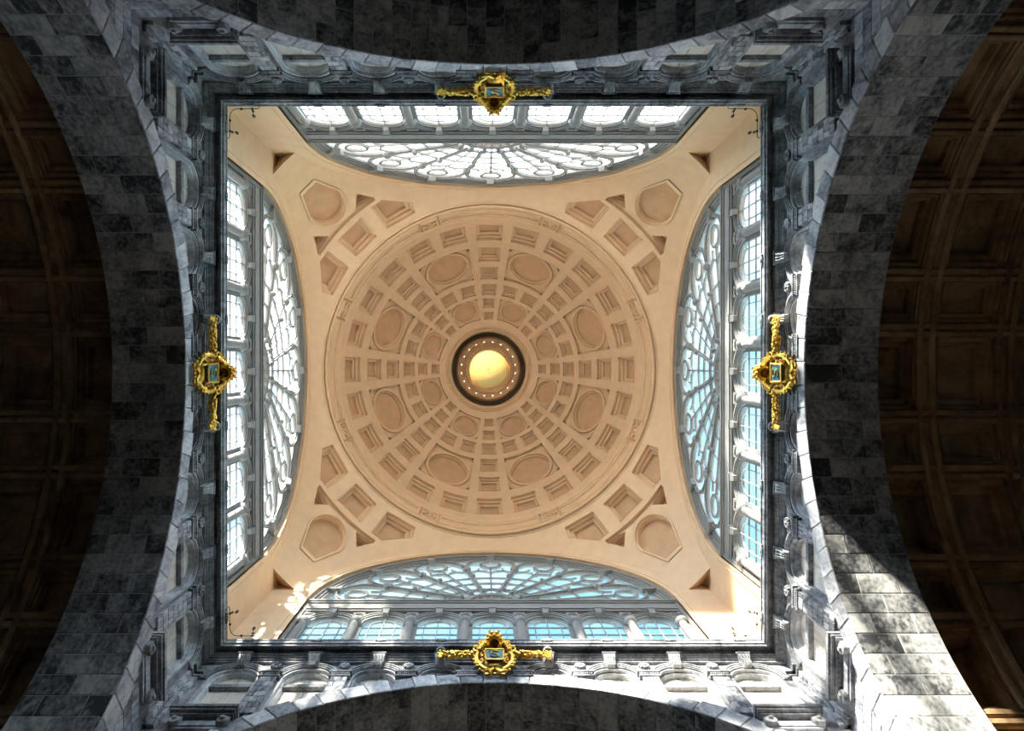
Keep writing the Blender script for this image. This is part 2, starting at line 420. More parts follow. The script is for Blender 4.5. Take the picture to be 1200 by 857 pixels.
for s in (-1, 1):      # strip of ashlar between the sills and the next bay
    for zt in (21.16, 20.98): pass
    for i in range(3):
        z1 = 21.9 - .4 * i; spandrel(*sorted((s * 7.43, s * 6.6)), z1 - .385, z1)
        
# voussoirs of the great arch (ring on the wall face)
step = 4.3
me_v = None
vm = {}
def vous(r1):
    if r1 not in vm:
        a = step / 2 - .07
        p = arc(0, 0, AR, 90 - a, 90 + a, 3) + arc(0, 0, r1, 90 + a, 90 - a, 3)
        vm[r1] = MB().polyblock(p, 9.92, 9.97, .022).mesh('voussoir', 'marble')
    return vm[r1]
for i in range(-20, 21):
    a = i * step
    r1 = 10.42 + (.10 if i % 2 else 0)
    lim = 9.97 / max(.01, sin(R_(abs(a) + step / 2)))
    r1 = min(r1, math.floor(lim * 50) / 50)
    if r1 < AR + .15: continue
    put('voussoir', vous(r1), wall, (0, 0, AZ), (0, R_(a), 0))
# soffit blocks of the great arch, two and a half to a course
cst = math.degrees(.60 / AR); sm = {}
def soff(f0, f1):
    if (f0, f1) not in sm:
        a = cst / 2 - .04; w0 = 9.96 + (AT - 9.96) * f0 + .008; w1 = 9.96 + (AT - 9.96) * f1 - .008; mb = MB(); ch = .016
        da = math.degrees(ch / AR)
        vs_ = []
        for (rr, dw, dd) in ((AR + .3, 0, 0), (AR + ch, 0, 0), (AR, ch, da)):
            for (aa, ww) in ((-a + dd, w0 + dw), (a - dd, w0 + dw), (a - dd, w1 - dw), (-a + dd, w1 - dw)):
                vs_.append((rr * sin(R_(aa)), ww, rr * cos(R_(aa))))
        fs = [(8, 9, 10, 11)]
        for i in range(4):
            j = (i + 1) % 4; fs += [(i, j, j + 4, i + 4), (i + 4, j + 4, j + 8, i + 8)]
        sm[(f0, f1)] = MB().add(vs_, fs).mesh('soffit_block', 'soffit_stone')
    return sm[(f0, f1)]
for i in range(-22, 23):
    for f0, f1 in (((0, .26), (.26, .76), (.76, 1)) if i % 2 else ((0, .5), (.5, 1))):
        put('soffit_block', soff(f0, f1), wall, (0, 0, AZ), (0, R_(i * cst), 0))
# mortar bed behind the soffit blocks, jambs of the passage, closing ring
mb = MB(); p = arc(0, AZ, AR + .012, -4, 184, 90)
mb.add([(u, w_, z) for w_ in (10.04, AT) for u, z in p], [(i, i + 1, i + 92, i + 91) for i in range(90)])
mb.build('mortar_bed', 'mortar', wall)
mb = MB()
for s in (-1, 1): mb.box(*sorted((s * AR, s * (AR + .8))), 10.0, AT, FLOOR, AZ)
mb.band(arc(0, AZ, AR + .03, 0, 180, 60), arc(0, AZ, AR + 1.6, 0, 180, 60), AT - .3, AT - .01)
mb.build('arch_pier', 'soffit_stone', wall)
WL = {'front': 'sunlit grey ashlar crossing wall with blind niches above a great arch', 'left': 'bluish grey crossing wall with arched niches facing the sun-patched wall',
      'back': 'dark bluish crossing wall with niches under the white glaring windows', 'right': 'grey crossing wall with niches whose arch carries a patch of sun'}
for k in range(1, 4):
    c = copy_tree(wall); c.rotation_euler.z = k * pi / 2; c.name = 'wall_' + SIDES[k]; tag(c, WL[SIDES[k]], 'wall', kind='structure')
wall.name = 'wall_front'; tag(wall, WL['front'], 'wall', kind='structure')

# ------------------------------------------------------------------ cornice
corn = empty('trim')
prof = [(10.05, 25.44), (9.93, 25.44), (9.93, 25.50), (9.90, 25.50), (9.90, 25.56), (9.885, 25.56), (9.885, 25.52), (9.87, 25.52), (9.87, 25.58), (9.80, 25.58), (9.80, 25.64), (9.74, 25.64), (9.74, 25.95), (9.53, 25.95), (9.53, 25.72), (9.48, 25.72), (9.46, 25.78), (9.41, 25.80), (9.41, 26.0), (9.38, 26.02), (9.38, 26.08), (10.45, 26.08)]
mb = MB(); n = len(prof)
mb.add([(-w_, w_, z) for w_, z in prof] + [(w_, w_, z) for w_, z in prof], [(i, i + 1, i + 1 + n, i + n) for i in range(n - 1)])
mb.build('cornice_moulding', 'cornice_stone', corn)
for b in BAYS:
    if b == 0: continue
    mb = MB().ball((b, 9.39, 25.98), .10, 8, 5, (1.5, .7, 1))
    for i in range(5): mb.ball((b + .16 * cos(pi * i / 4), 9.38, 25.95 + .12 * sin(pi * i / 4)), .05, 6, 4)
    mb.build('cornice_boss', 'carved', corn, smooth=True)
for k in range(1, 4):
    c = copy_tree(corn); c.rotation_euler.z = k * pi / 2; c.name = 'trim_%d' % (k + 1)
    tag(c, 'dark moulded cornice with small bosses along the %s wall' % ['', 'bluish shaded', 'glaring-window', 'sun-patched'][k], 'cornice', kind='structure')
corn.name = 'trim_1'; tag(corn, 'moulded cornice with small bosses along the sunlit wall', 'cornice', kind='structure')

# ------------------------------------------------------------------ upper (drum) wall with the lunette opening
PZ, PR = 31.5, 13.3             # pendentive sphere
OZ, OR = 31.8, 7.95             # lunette opening
up = empty('wall_upper')
hole = [(OR, 26.0)] + arc(0, OZ, OR, 0, 180, 60) + [(-OR, 26.0)]
MB().prism([(-10.55, 26.0), (-10.55, 41.7), (10.55, 41.7), (10.55, 26.0)] + hole, [], 9.8, 10.0).build('plaster_face', 'plaster_wall', up)
mb = MB()
def archband(mb, r1, r0, w0, w1, zb=26.05, n=60):
    mb.band([(r1, zb)] + arc(0, OZ, r1, 0, 180, n) + [(-r1, zb)], [(r0, zb)] + arc(0, OZ, r0, 0, 180, n) + [(-r0, zb)], w0, w1)
archband(mb, OR + .34, OR + .24, 9.76, 9.9); archband(mb, OR + .10, OR + .0, 9.77, 9.9); archband(mb, OR + .24, OR + .10, 9.79, 9.9)
mb.build('arch_moulding', 'plaster_wall', up)
# grey iron arch and gallery wall with seven windows
GW = [i * 2.2 for i in range(-3, 4)]; GR, GS = .86, 29.68       # window half width, springing
mb = MB()
archband(mb, OR + .02, OR - .14, 9.93, 10.4); archband(mb, OR - .14, OR - .26, 10.02, 10.4); archband(mb, OR - .26, OR - .40, 10.08, 10.4); archband(mb, OR - .40, OR - .50, 10.12, 10.4)
mb.build('iron_arch', 'grey_iron', up)
gh = [[(c - GR, 26.5), (c + GR, 26.5)] + arc(c, GS, GR, 0, 180, 16) for c in GW]
MB().prism([(-OR + .02, 26.0), (OR - .02, 26.0), (OR - .02, 32.2), (-OR + .02, 32.2)], gh, 10.12, 10.4).build('gallery_wall', 'grey_iron', up)
for c in GW:
    mb = MB()
    for r1, r0, w0 in ((GR + .26, GR + .19, 9.99), (GR + .19, GR + .10, 10.03), (GR + .10, GR - .02, 10.08)):
        mb.band([(c + r1, GS)] + arc(c, GS, r1, 0, 180, 20) + [(c - r1, GS)], [(c + r0, GS)] + arc(c, GS, r0, 0, 180, 20) + [(c - r0, GS)], w0, 10.2)
    mb.build('window_arch', 'grey_iron', up)
    mb = MB(); z0 = GS + GR - .03
    mb.add([(c + s * x, w_, z) for s in (-1, 1) for x, w_, z in ((.11, 10.1, z0), (.11, 9.93, z0), (.13, 9.90, z0 + .12), (.16, 9.84, z0 + .34), (.16, 10.1, z0 + .38))],
           [(0, 1, 2, 3, 4), (9, 8, 7, 6, 5)] + [(i, (i + 1) % 5, (i + 1) % 5 + 5, i + 5) for i in range(5)])
    mb.box(c - .19, c + .19, 9.82, 10.1, z0 + .30, z0 + .40)
    mb.build('window_keystone', 'grey_iron', up)
for i in range(8):
    c = -7.7 + 2.2 * i; c = max(-7.55, min(7.55, c))
    mb = MB().lathe([(.16, 26.1), (.16, 29.3), (.14, 29.42), (.19, 29.46), (.26, 29.54), (.27, 29.62), (.22, 29.70), (.0, 29.72)], 14, (c, 10.0, 0))
    mb.box(c - .14, c + .14, 10.0, 10.2, 29.7, 30.6); mb.box(c - .24, c + .24, 10.0, 10.2, 30.45, 30.75)
    mb.build('column', 'grey_iron', up, smooth=True)
mb = MB()
for w0, z0, z1 in ((9.98, 30.92, 31.05), (9.92, 31.05, 31.2), (9.96, 31.2, 31.75), (9.90, 31.75, 31.86), (9.84, 31.86, 31.98), (9.94, 31.98, 32.16)):
    mb.box(-7.9, 7.9, w0, 10.4, z0, z1)
mb.build('entablature', 'grey_iron', up)
UL = {'front': 'cream upper wall and arch on the sunlit side below the dome', 'left': 'cream upper wall and arch above the bluish shaded cornice',
      'back': 'cream upper wall and arch around the white glaring windows', 'right': 'cream upper wall and arch above the sun-patched great arch'}
for k in range(1, 4):
    c = copy_tree(up); c.rotation_euler.z = k * pi / 2; c.name = 'wall_upper_' + SIDES[k]; tag(c, UL[SIDES[k]], 'wall', kind='structure')
up.name = 'wall_upper_front'; tag(up, UL['front'], 'wall', kind='structure')

# ------------------------------------------------------------------ gallery windows
WSIDE = {'front': 'sunlit side, blue sky behind', 'left': 'bluish shaded side', 'back': 'glaring white side', 'right': 'sun-patched side'}
def pane_me(poly, wg=10.22, name='pane'):
    return MB().polyblock(poly, wg, wg + .02, .004).mesh(name, 'glass')
gw = empty('window'); IR = .52
mb = MB()
mb.band([(GR, 26.5)] + arc(0, GS, GR, 0, 180, 20) + [(-GR, 26.5)], [(GR - .06, 26.5)] + arc(0, GS, GR - .06, 0, 180, 20) + [(-GR + .06, 26.5)], 10.14, 10.28)
mb.box(-GR, GR, 10.14, 10.28, 26.45, 26.56); mb.build('window_frame', 'grey_iron', gw)
mb = MB(); hwb = .015
mb.box(-hwb, hwb, 10.17, 10.26, 26.5, GS + GR - .03)
mb.pathbar([(IR, 26.5), (IR, GS)] + arc(0, GS, IR, 4, 176, 16) + [(-IR, GS), (-IR, 26.5)], hwb, 10.17, 10.26)
ROWS = [26.5, 27.25, 28.0, 28.75, 29.5]
for z in ROWS[1:]: mb.box(-GR + .03, GR - .03, 10.18, 10.25, z - hwb, z + hwb)
mb.build('glazing_bars', 'mullion', gw)
cols = [-GR + .04, -IR, 0, IR, GR - .04]
for i in range(4):
    for j in range(4):
        put('pane', pane_me([(cols[i], ROWS[j]), (cols[i + 1], ROWS[j]), (cols[i + 1], ROWS[j + 1]), (cols[i], ROWS[j + 1])]), gw)
GI = GR - .04
for s in (1, -1):
    q = [(s * u, z) for u, z in [(0, 29.5), (IR, 29.5)] + arc(0, GS, IR, 0, 90, 8)]
    put('pane', pane_me(q), gw)
    for a0, a1 in ((0, 30), (30, 60), (60, 90)):
        put('pane', pane_me([(s * u, z) for u, z in arc(0, GS, IR, a0, a1, 4) + arc(0, GS, GI, a1, a0, 4)]), gw)
    put('pane', pane_me([(s * IR, 29.5), (s * GI, 29.5), (s * GI, GS), (s * IR, GS)]), gw)
num = 1
for k in range(4):
    for i, c in enumerate(GW):
        o = gw if (k == 0 and i == 0) else copy_tree(gw)
        o.rotation_euler = (0, 0, k * pi / 2); o.location = Matrix.Rotation(k * pi / 2, 3, 'Z') @ Vector((c, 0, 0))
        o.name = 'window_%d' % num; num += 1
        tag(o, 'arched gallery window between grey columns, %s' % WSIDE[SIDES[k]], 'window', 'gallery windows on the %s' % WSIDE[SIDES[k]], 'structure')

# ------------------------------------------------------------------ fan lunettes
FZ = 32.2; FR = 7.5
lun = empty('window_lunette')
wg0, wg1 = 10.10, 10.26
def pol(r, a): return (r * sin(R_(a)), FZ + r * cos(R_(a)))       # a from the vertical
NP = 7; SEC = 180 / NP
mb = MB()
mb.pathbar(arc(0, FZ, 1.15, 0, 180, 24), .13, 10.02, 10.3); mb.pathbar(arc(0, FZ, .62, 0, 180, 18), .06, 10.06, 10.28)
for i in range(9): mb.bar((.62 * cos(pi * i / 8), FZ + .62 * sin(pi * i / 8)), (1.1 * cos(pi * i / 8), FZ + 1.1 * sin(pi * i / 8)), .035, 10.08, 10.26)
mb.build('fan_hub', 'grey_iron', lun)
for i in range(1, NP):
    a = -90 + SEC * i
    mb = MB().bar(pol(1.2, a), pol(5.35, a), .105, 10.08, 10.26).bar(pol(1.2, a), pol(5.35, a), .045, 10.0, 10.1)
    mb.lathe([(0, -.14), (.1, -.13), (.2, -.05), (.22, .05), (.2, .2)], 10, (pol(5.4, a)[0], 10.05, pol(5.4, a)[1]), 'w')
    for rr in (1.5, 3.9):
        p = pol(rr, a); mb.ball((p[0], 10.0, p[1]), .14, 8, 5)
    mb.build('fan_rib', 'grey_iron', lun)
def head_pts(ac, r0, rt, half, n=14):
    """rounded petal head between the ribs: starts on the ribs, swells to the tip"""
    pts = []
    for i in range(n + 1):
        t = -1 + 2 * i / n; th = t * pi / 2
        pts.append((r0 + (rt - r0) * cos(th) ** .85 if abs(t) < 1 else r0, ac + half * sin(th)))
    return [pol(r, a) for r, a in pts]
for i in range(NP):
    a = -90 + SEC * (i + .5); h = SEC / 2
    mb = MB().pathbar(head_pts(a, 5.4, 7.15, h * .97), .09, 10.08, 10.26).pathbar(head_pts(a, 5.4, 7.15, h * .97), .035, 10.0, 10.1)
    mb.build('petal_head', 'grey_iron', lun)
    c0 = pol(6.28, a); mb = MB()
    mb.pathbar([(c0[0] + .50 * cos(2 * pi * q / 18), c0[1] + .50 * sin(2 * pi * q / 18)) for q in range(18)], .065, 10.09, 10.25, True)
    mb.build('petal_ring', 'grey_iron', lun)
    mb = MB().bar(pol(1.9, a), pol(5.75, a), .042, 10.10, 10.25)
    for s in (-1, 1):   # paired small arches under the ring
        mb.pathbar([pol(4.7, a + s * h), pol(5.15, a + s * h * .86), pol(5.38, a + s * h * .55), pol(5.25, a + s * h * .2), pol(4.9, a)], .038, 10.12, 10.25)
        mb.bar(pol(5.35, a + s * h * .55), pol(5.85, a + s * h * .45), .032, 10.13, 10.24)
    for rr in (2.3, 3.2, 4.1):
        mb.pathbar([pol(rr, a - h), pol(rr, a), pol(rr, a + h)], .034, 10.13, 10.24)
    mb.pathbar([pol(2.3, a - h), pol(2.05, a - h * .5), pol(2.3, a), pol(2.05, a + h * .5), pol(2.3, a + h)], .03, 10.13, 10.24)
    mb.build('petal_tracery', 'grey_iron', lun)
    # bracket from the great arch to the petal tip
    p = pol(7.10, a); q = (p[0] * 1.0 + .42 * sin(R_(a)), p[1] + .42 * cos(R_(a)))
    mb = MB().bar(p, (q[0] + .12 * sin(R_(a)), q[1] + .12 * cos(R_(a))), .15, 9.90, 10.2).bar(pol(6.98, a), pol(7.2, a), .19, 9.86, 10.1)
    mb.build('fan_bracket', 'grey_iron', lun)
    # panes
    for s in (-1, 1):
        rs = [1.2, 2.3, 3.2, 4.1, 5.0]
        for r0, r1 in zip(rs, rs[1:]):
            put('pane', pane_me([pol(r0, a), pol(r0, a + s * h), pol(r1, a + s * h), pol(r1, a)], 10.18), lun)
        put('pane', pane_me([pol(5.0, a), pol(5.0, a + s * h), pol(5.4, a + s * h)] + [pol(5.4 + 1.75 * cos(t * pi / 2) ** .85 if t < 1 else 5.4, a + s * h * sin(t * pi / 2)) for t in (.8, .6, .4, .2, 0)], 10.18), lun)
        put('pane', pane_me([pol(7.7, a)] + [pol(7.15 - 1.75 * (1 - cos(t * pi / 2) ** .85) if t < 1 else 5.4, a + s * h * sin(t * pi / 2)) for t in (0, .3, .6, .8, 1)] + [pol(7.7, a + s * h), pol(7.75, a + s * h / 2)], 10.19), lun)
LL = {'front': 'fan-shaped lunette window with petal tracery on the sunlit side', 'left': 'fan-shaped lunette window with petal tracery on the bluish shaded side',
      'back': 'fan-shaped lunette window with glaring white petal panes', 'right': 'fan-shaped lunette window above the sun-patched great arch'}
for k in range(4):
    c = lun if k == 0 else copy_tree(lun)
    c.rotation_euler.z = k * pi / 2
    c.name = 'window_%d' % num; num += 1; tag(c, LL[SIDES[k]], 'window', kind='structure')

# ------------------------------------------------------------------ dome
DZ, DR = 41.5, 9.0
ceil = empty('ceiling'); tag(ceil, 'cream coffered dome with pendentives and a round glazed eye', 'dome', kind='structure')
def phi_of(rho):
    lo, hi = 0., pi / 2
    for _ in range(50):
        m = (lo + hi) / 2
        if F * DR * cos(m) / (DZ + DR * sin(m)) > rho: lo = m
        else: hi = m
    return lo
_pc = {}
def SD(a, rho, d=0):
    if rho not in _pc: _pc[rho] = phi_of(rho)
    p = _pc[rho]; r = DR + d
    return (r * cos(p) * sin(R_(a)), r * cos(p) * cos(R_(a)), DZ + r * sin(p))
def rect_ring(a0, a1, b0, b1, k, n=4, kb=None):
    kb = k if kb is None else kb
    ca, cb = (a0 + a1) / 2, (b0 + b1) / 2; ha, hb = (a1 - a0) / 2 * k, (b1 - b0) / 2 * kb
    e = [-1 + 2 * i / n for i in range(n)]
    return [(ca + ha * t, cb - hb) for t in e] + [(ca + ha, cb + hb * t) for t in e] + [(ca - ha * t, cb + hb) for t in e] + [(ca - ha, cb - hb * t) for t in e]
def sq_ring(a0, a1, b0, b1, k, mode, n=40):
    ca, cb = (a0 + a1) / 2, (b0 + b1) / 2; ha, hb = (a1 - a0) / 2, (b1 - b0) / 2; o = []
    for i in range(n):
        t = 2 * pi * (i + .5) / n; c, s = cos(t), sin(t)
        if mode == 'sq': m = max(abs(c), abs(s)); c, s = c / m, s / m
        o.append((ca + ha * k * c, cb + hb * k * s))
    return o
def rings_mesh(Sf, rings, mats, capfrac=(.6, .25), pm=1):
    """rings: (points, depth); last ring is closed by a sunken panel"""
    mb = MB(); n = len(rings[0][0])
    def row(pts, d): return [Sf(a, b, d) for a, b in pts]
    rows = [row(p, d) for p, d in rings]
    last, dl = rings[-1]; ca = sum(p[0] for p in last) / n; cb = sum(p[1] for p in last) / n
    vs_ = [v for r in rows for v in r]
    mb.add(vs_, [(i * n + j, i * n + (j + 1) % n, (i + 1) * n + (j + 1) % n, (i + 1) * n + j) for i in range(len(rows) - 1) for j in range(n)])
    cap = [row([(ca + (a - ca) * k, cb + (b - cb) * k) for a, b in last], dl) for k in (1,) + tuple(capfrac)]
    cv = [v for r in cap for v in r] + [Sf(ca, cb, dl)]
    m = len(cap)
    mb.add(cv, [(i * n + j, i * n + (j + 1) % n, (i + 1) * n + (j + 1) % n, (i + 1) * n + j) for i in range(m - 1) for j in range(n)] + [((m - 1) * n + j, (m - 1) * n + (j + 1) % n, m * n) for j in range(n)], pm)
    return mb.mesh('coffer', mats)
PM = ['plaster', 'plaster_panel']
def stepped(a0, a1, b0, b1, dep):
    r = lambda k: rect_ring(a0, a1, b0, b1, k)
    return rings_mesh(SD, [(r(1), -.03), (r(1), .35 * dep), (r(.90), .35 * dep), (r(.86), .42 * dep), (r(.86), .66 * dep), (r(.72), .66 * dep), (r(.68), .74 * dep), (r(.68), dep)], PM)
def oval(a0, a1, b0, b1, dep):
    s = lambda k, m: sq_ring(a0, a1, b0, b1, k, m)
    return rings_mesh(SD, [(s(1, 'sq'), -.03), (s(1, 'sq'), dep * .5), (s(.95, 'ci'), dep * .5), (s(.95, 'ci'), dep * .2), (s(.86, 'ci'), dep * .2), (s(.83, 'ci'), dep * .6), (s(.80, 'ci'), dep * .6), (s(.79, 'ci'), dep)], PM)
ROW = [(170, 152), (143, 127), (120, 106), (100, 87.5), (83, 72.5), (67, 58.5)]
DEP = [.54, .48, .42, .38, .33, .28]
HA = 5.4
cof = []
for k, (o_, i_) in enumerate(ROW): cof.append(('coffer', stepped(-HA, HA, i_, o_, DEP[k])))
for k in (0, 3):
    for c in (15, 30): cof.append(('coffer', stepped(c - HA, c + HA, ROW[k][1], ROW[k][0], DEP[k])))
cof.append(('oval_panel', oval(15 - HA, 30 + HA, 106, 143, .50))); cof.append(('oval_panel', oval(15 - HA, 30 + HA, 58.5, 83, .34)))
for s in range(8):
    for nm, me in cof: put(nm, me, ceil, (0, 0, 0), (0, 0, R_(-45 * s)))
# shell between the coffers
AB = [-HA, HA, 15 - HA, 15 + HA, 30 - HA, 30 + HA, 45 - HA]
RB = [178] + [x for r in ROW for x in r] + [50]
def is_hole(ci, ri):
    if ri % 2 == 1 and ci == 0: return True                       # the six coffers of each meridian
    row = (ri - 1) // 2
    if ri % 2 == 1 and row in (0, 3) and ci in (2, 4): return True
    if ci in (2, 3, 4) and 3 <= ri <= 5: return True              # large oval panel: rows 2..3
    if ci in (2, 3, 4) and 9 <= ri <= 11: return True
    return False
mb = MB()
for s in range(8):
    for ci in range(6):
        na = max(2, int((AB[ci + 1] - AB[ci]) / 1.4))
        for ri in range(len(RB) - 1):
            if is_hole(ci, ri): continue
            nr = 3
            g = [[SD(45 * s + AB[ci] + (AB[ci + 1] - AB[ci]) * i / na, RB[ri] + (RB[ri + 1] - RB[ri]) * j / nr) for i in range(na + 1)] for j in range(nr + 1)]
            mb.add([p for r in g for p in r], [(j * (na + 1) + i, j * (na + 1) + i + 1, (j + 1) * (na + 1) + i + 1, (j + 1) * (na + 1) + i) for j in range(nr) for i in range(na)])
mb.build('dome_ribs', 'plaster', ceil, smooth=True, merge=True)
# ring at the foot of the dome: moulding, eight diamond bosses, eight long panels
def dprof(pts): return [((DR + d) * cos(R_(p)), (DR + d) * sin(R_(p))) for p, d in pts]
ring_prof = [(9.40, -.30), (9.30, -.52), (9.22, -.54), (9.20, -.52), (9.20, -.36), (9.13, -.36), (9.12, -.52), (9.03, -.54), (9.0, -.46), (9.04, -.40)]
ring_prof += dprof([(-2.2, .06), (8.8, .06), (8.8, -.05), (9.2, -.10), (9.9, -.12), (10.4, -.05), (10.4, .0), (11.2, 0), (11.2, .3)])
MB().lathe(ring_prof, 160, (0, 0, DZ)).build('dome_ring', 'plaster', ceil, smooth=30)
def SP(a, p, d=0): r = DR + d; return (r * cos(R_(p)) * sin(R_(a)), r * cos(R_(p)) * cos(R_(a)), DZ + r * sin(R_(p)))
me_panel = None
def strip_panel():
    mb = MB(); n = 16
    def rr(ha, p0, p1):
        e = [-ha + 2 * ha * i / n for i in range(n + 1)]
        return [(t, p0) for t in e] + [(t, p1) for t in reversed(e)]
    rows = [(rr(18.6, -1.2, 8.0), .06), (rr(18.6, -1.2, 8.0), -.06), (rr(18.3, -.5, 7.4), -.10), (rr(17.9, .4, 6.6), -.06), (rr(17.9, .4, 6.6), .05)]
    N = len(rows[0][0])
    mb.add([SP(a, p, d) for pts, d in rows for a, p in pts], [(i * N + j, i * N + (j + 1) % N, (i + 1) * N + (j + 1) % N, (i + 1) * N + j) for i in range(len(rows) - 1) for j in range(N)])
    pts = rows[-1][0]
    mb.add([SP(a, p, .05) for a, p in pts], [(j, j + 1, N - 2 - j, N - 1 - j) for j in range(n)])
    return mb.mesh('ring_panel', 'plaster')
def diamond():
    mb = MB(); c0 = 3.4
    def q(h, hp, d): return [SP(-h, c0 - hp, d), SP(h, c0 - hp, d), SP(h, c0 + hp, d), SP(-h, c0 + hp, d)]
    vs_ = q(3.1, 4.7, .06) + q(3.1, 4.7, -.10) + q(2.6, 4.0, -.10) + q(2.6, 4.0, .04)
    mb.add(vs_, [(i * 4 + j, i * 4 + (j + 1) % 4, i * 4 + 4 + (j + 1) % 4, i * 4 + 4 + j) for i in range(3) for j in range(4)] + [(12, 13, 14, 15)])
    dd = lambda k, d: [SP(0, c0 - 4.0 * k, d), SP(2.6 * k, c0, d), SP(0, c0 + 4.0 * k, d), SP(-2.6 * k, c0, d)]
    mb.add(dd(1, .04) + dd(1, -.09) + dd(.72, -.09) + dd(.72, .02), [(i * 4 + j, i * 4 + (j + 1) % 4, i * 4 + 4 + (j + 1) % 4, i * 4 + 4 + j) for i in range(3) for j in range(4)] + [(12, 13, 14, 15)])
    mb.ball(SP(0, c0, -.03), .13, 8, 5)
    return mb.mesh('diamond_boss', 'plaster')
mp_, md_ = strip_panel(), diamond()
for s in range(8):
    put('ring_panel', mp_, ceil, rot=(0, 0, R_(-45 * s))); put('diamond_boss', md_, ceil, rot=(0, 0, R_(-45 * s - 22.5)))
# eye of the dome and lantern
p50 = math.degrees(phi_of(50))
e0 = ((DR) * cos(R_(p50)), DR * sin(R_(p50)))
pr = [(e0[0] + .05, e0[1] + .1), (e0[0], e0[1] - .02), (e0[0] - .06, e0[1] - .06), (e0[0] - .10, e0[1] - .02), (2.76, e0[1] + .06), (2.72, e0[1] + .0), (2.66, e0[1] - .02), (2.60, e0[1] + .06), (2.58, e0[1] + .16), (2.54, e0[1] + .18), (2.54, e0[1] + .4)]
MB().lathe(pr, 72, (0, 0, DZ)).build('eye_moulding', 'plaster', ceil, smooth=30)
MB().lathe([(2.54, 50.3), (2.62, 50.7), (2.66, 53.60), (1.9, 53.90)], 64).build('lantern_drum', 'lantern_paint', ceil, smooth=30)
MB().lathe([(2.34, 53.60), (2.30, 52.75), (2.26, 52.68), (2.16, 52.62), (2.06, 52.70), (2.02, 52.78), (1.84, 52.86), (1.80, 52.95), (1.68, 52.98), (1.64, 53.10), (1.56, 53.12), (1.52, 53.60)], 64).build('lantern_ring', 'lantern_ring', ceil, smooth=30)
MB().lathe([(1.60, 53.45), (1.52, 53.50), (1.30, 53.85), (.95, 54.15), (.5, 54.32), (.03, 54.38), (0, 54.38)], 48).build('lantern_cupola', 'amber_glass', ceil, smooth=True)
MB().lathe([(.0, 54.30), (.03, 54.30), (.03, 54.40)], 8).build('cupola_pin', 'dark_metal', ceil)
me = MB().box(-.045, .045, -.012, .012, -.02, .02).mesh('lantern_lamp', 'lamp_glow')
for i in range(20):
    a = 2 * pi * (i + .5) / 20; put('lantern_lamp', me, ceil, (1.93 * cos(a), 1.93 * sin(a), 52.80), (0, 0, a + pi / 2))
# pendentives
def r_of(rho):
    lo, hi = 5., PR - 1e-6
    for _ in range(50):
        m = (lo + hi) / 2
        if F * m / (PZ + sqrt(PR * PR - m * m)) < rho: lo = m
        else: hi = m
    return lo
def SPN(x, y, d=0):
    r2 = min(x * x + y * y, PR * PR); n = Vector((x, y, sqrt(PR * PR - r2))).normalized()
    return tuple(Vector((0, 0, PZ)) + n * (PR + d))
def px(ang, rho): r = r_of(rho); return (r * sin(R_(ang)), r * cos(R_(ang)))
def pxy(x, y): rho = math.hypot(x, y); r = r_of(rho); return (x / rho * r, y / rho * r)
def dens(poly, n=3):
    o = []
    for i in range(len(poly)):
        a, b = poly[i], poly[(i + 1) % len(poly)]; o += [(a[0] + (b[0] - a[0]) * t / n, a[1] + (b[1] - a[1]) * t / n) for t in range(n)]
    return o
def ring_of(poly, k):
    cx = sum(p[0] for p in poly) / len(poly); cy = sum(p[1] for p in poly) / len(poly)
    return [(cx + (x - cx) * k, cy + (y - cy) * k) for x, y in poly]
square = dens([px(40.3, 206), px(49.7, 206), px(49.7, 235), px(40.3, 235)])
penta = dens([px(25.4, 204.5), px(35.9, 205), px(36.2, 236), px(32.6, 237), px(25.0, 217)])
penta2 = [(y, x) for x, y in reversed(penta)]
groove = [px(34 + 22 * i / 14, 240.5) for i in range(15)] + [px(56 - 22 * i / 14, 245.5) for i in range(15)]
q2 = sqrt(.5)
def st(s, t): return pxy((s + t) * q2, (s - t) * q2)        # along / across the diagonal
dsh = [st(306, 12)] + [st(297 - 7 * i, 16 + 3.1 * i) for i in range(4)] + [st(274 - 25.5 * sin(R_(a)), 25.5 * cos(R_(a))) for a in range(6, 175, 8)] + [st(297 - 7 * i, -16 - 3.1 * i) for i in (3, 2, 1, 0)] + [st(306, -12)]
dsh = [p for p in dsh]
tri = dens([pxy(157, 207), pxy(137, 202.5), pxy(158, 189.5)], 2); tri2 = [(y, x) for x, y in reversed(tri)]
def pend_cof(poly, rings, nm):
    return rings_mesh(SPN, [(ring_of(poly, k), d) for k, d in rings], PM, (.5,)), nm
st1 = [(1, -.03), (1, .20), (.88, .20), (.84, .25), (.84, .42), (.70, .42), (.66, .47), (.66, .62)]
st2 = [(1, -.03), (1, -.06), (.96, -.08), (.92, -.06), (.92, .12), (.87, .14), (.86, .42)]
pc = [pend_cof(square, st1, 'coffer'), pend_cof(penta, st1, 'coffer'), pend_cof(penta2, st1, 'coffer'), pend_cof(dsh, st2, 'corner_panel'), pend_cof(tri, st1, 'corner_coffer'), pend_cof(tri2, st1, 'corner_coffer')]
mg = MB(); ng = 15
lo_, hi_ = groove[:15], groove[15:][::-1]
gv = [SPN(*p, d) for d in (0, .22) for p in lo_] + [SPN(*p, d) for d in (.22, 0) for p in hi_]
mg.add(gv, [(k * ng + i, k * ng + i + 1, (k + 1) * ng + i + 1, (k + 1) * ng + i) for k in range(3) for i in range(ng - 1)])
mg.add([gv[0], gv[ng], gv[2 * ng], gv[3 * ng]], [(0, 1, 2, 3)]); mg.add([gv[ng - 1], gv[2 * ng - 1], gv[3 * ng - 1], gv[4 * ng - 1]], [(0, 1, 2, 3)])
me_g = mg.mesh('arc_moulding', 'plaster')
RR, PEND_Z = 9.10, 33.2
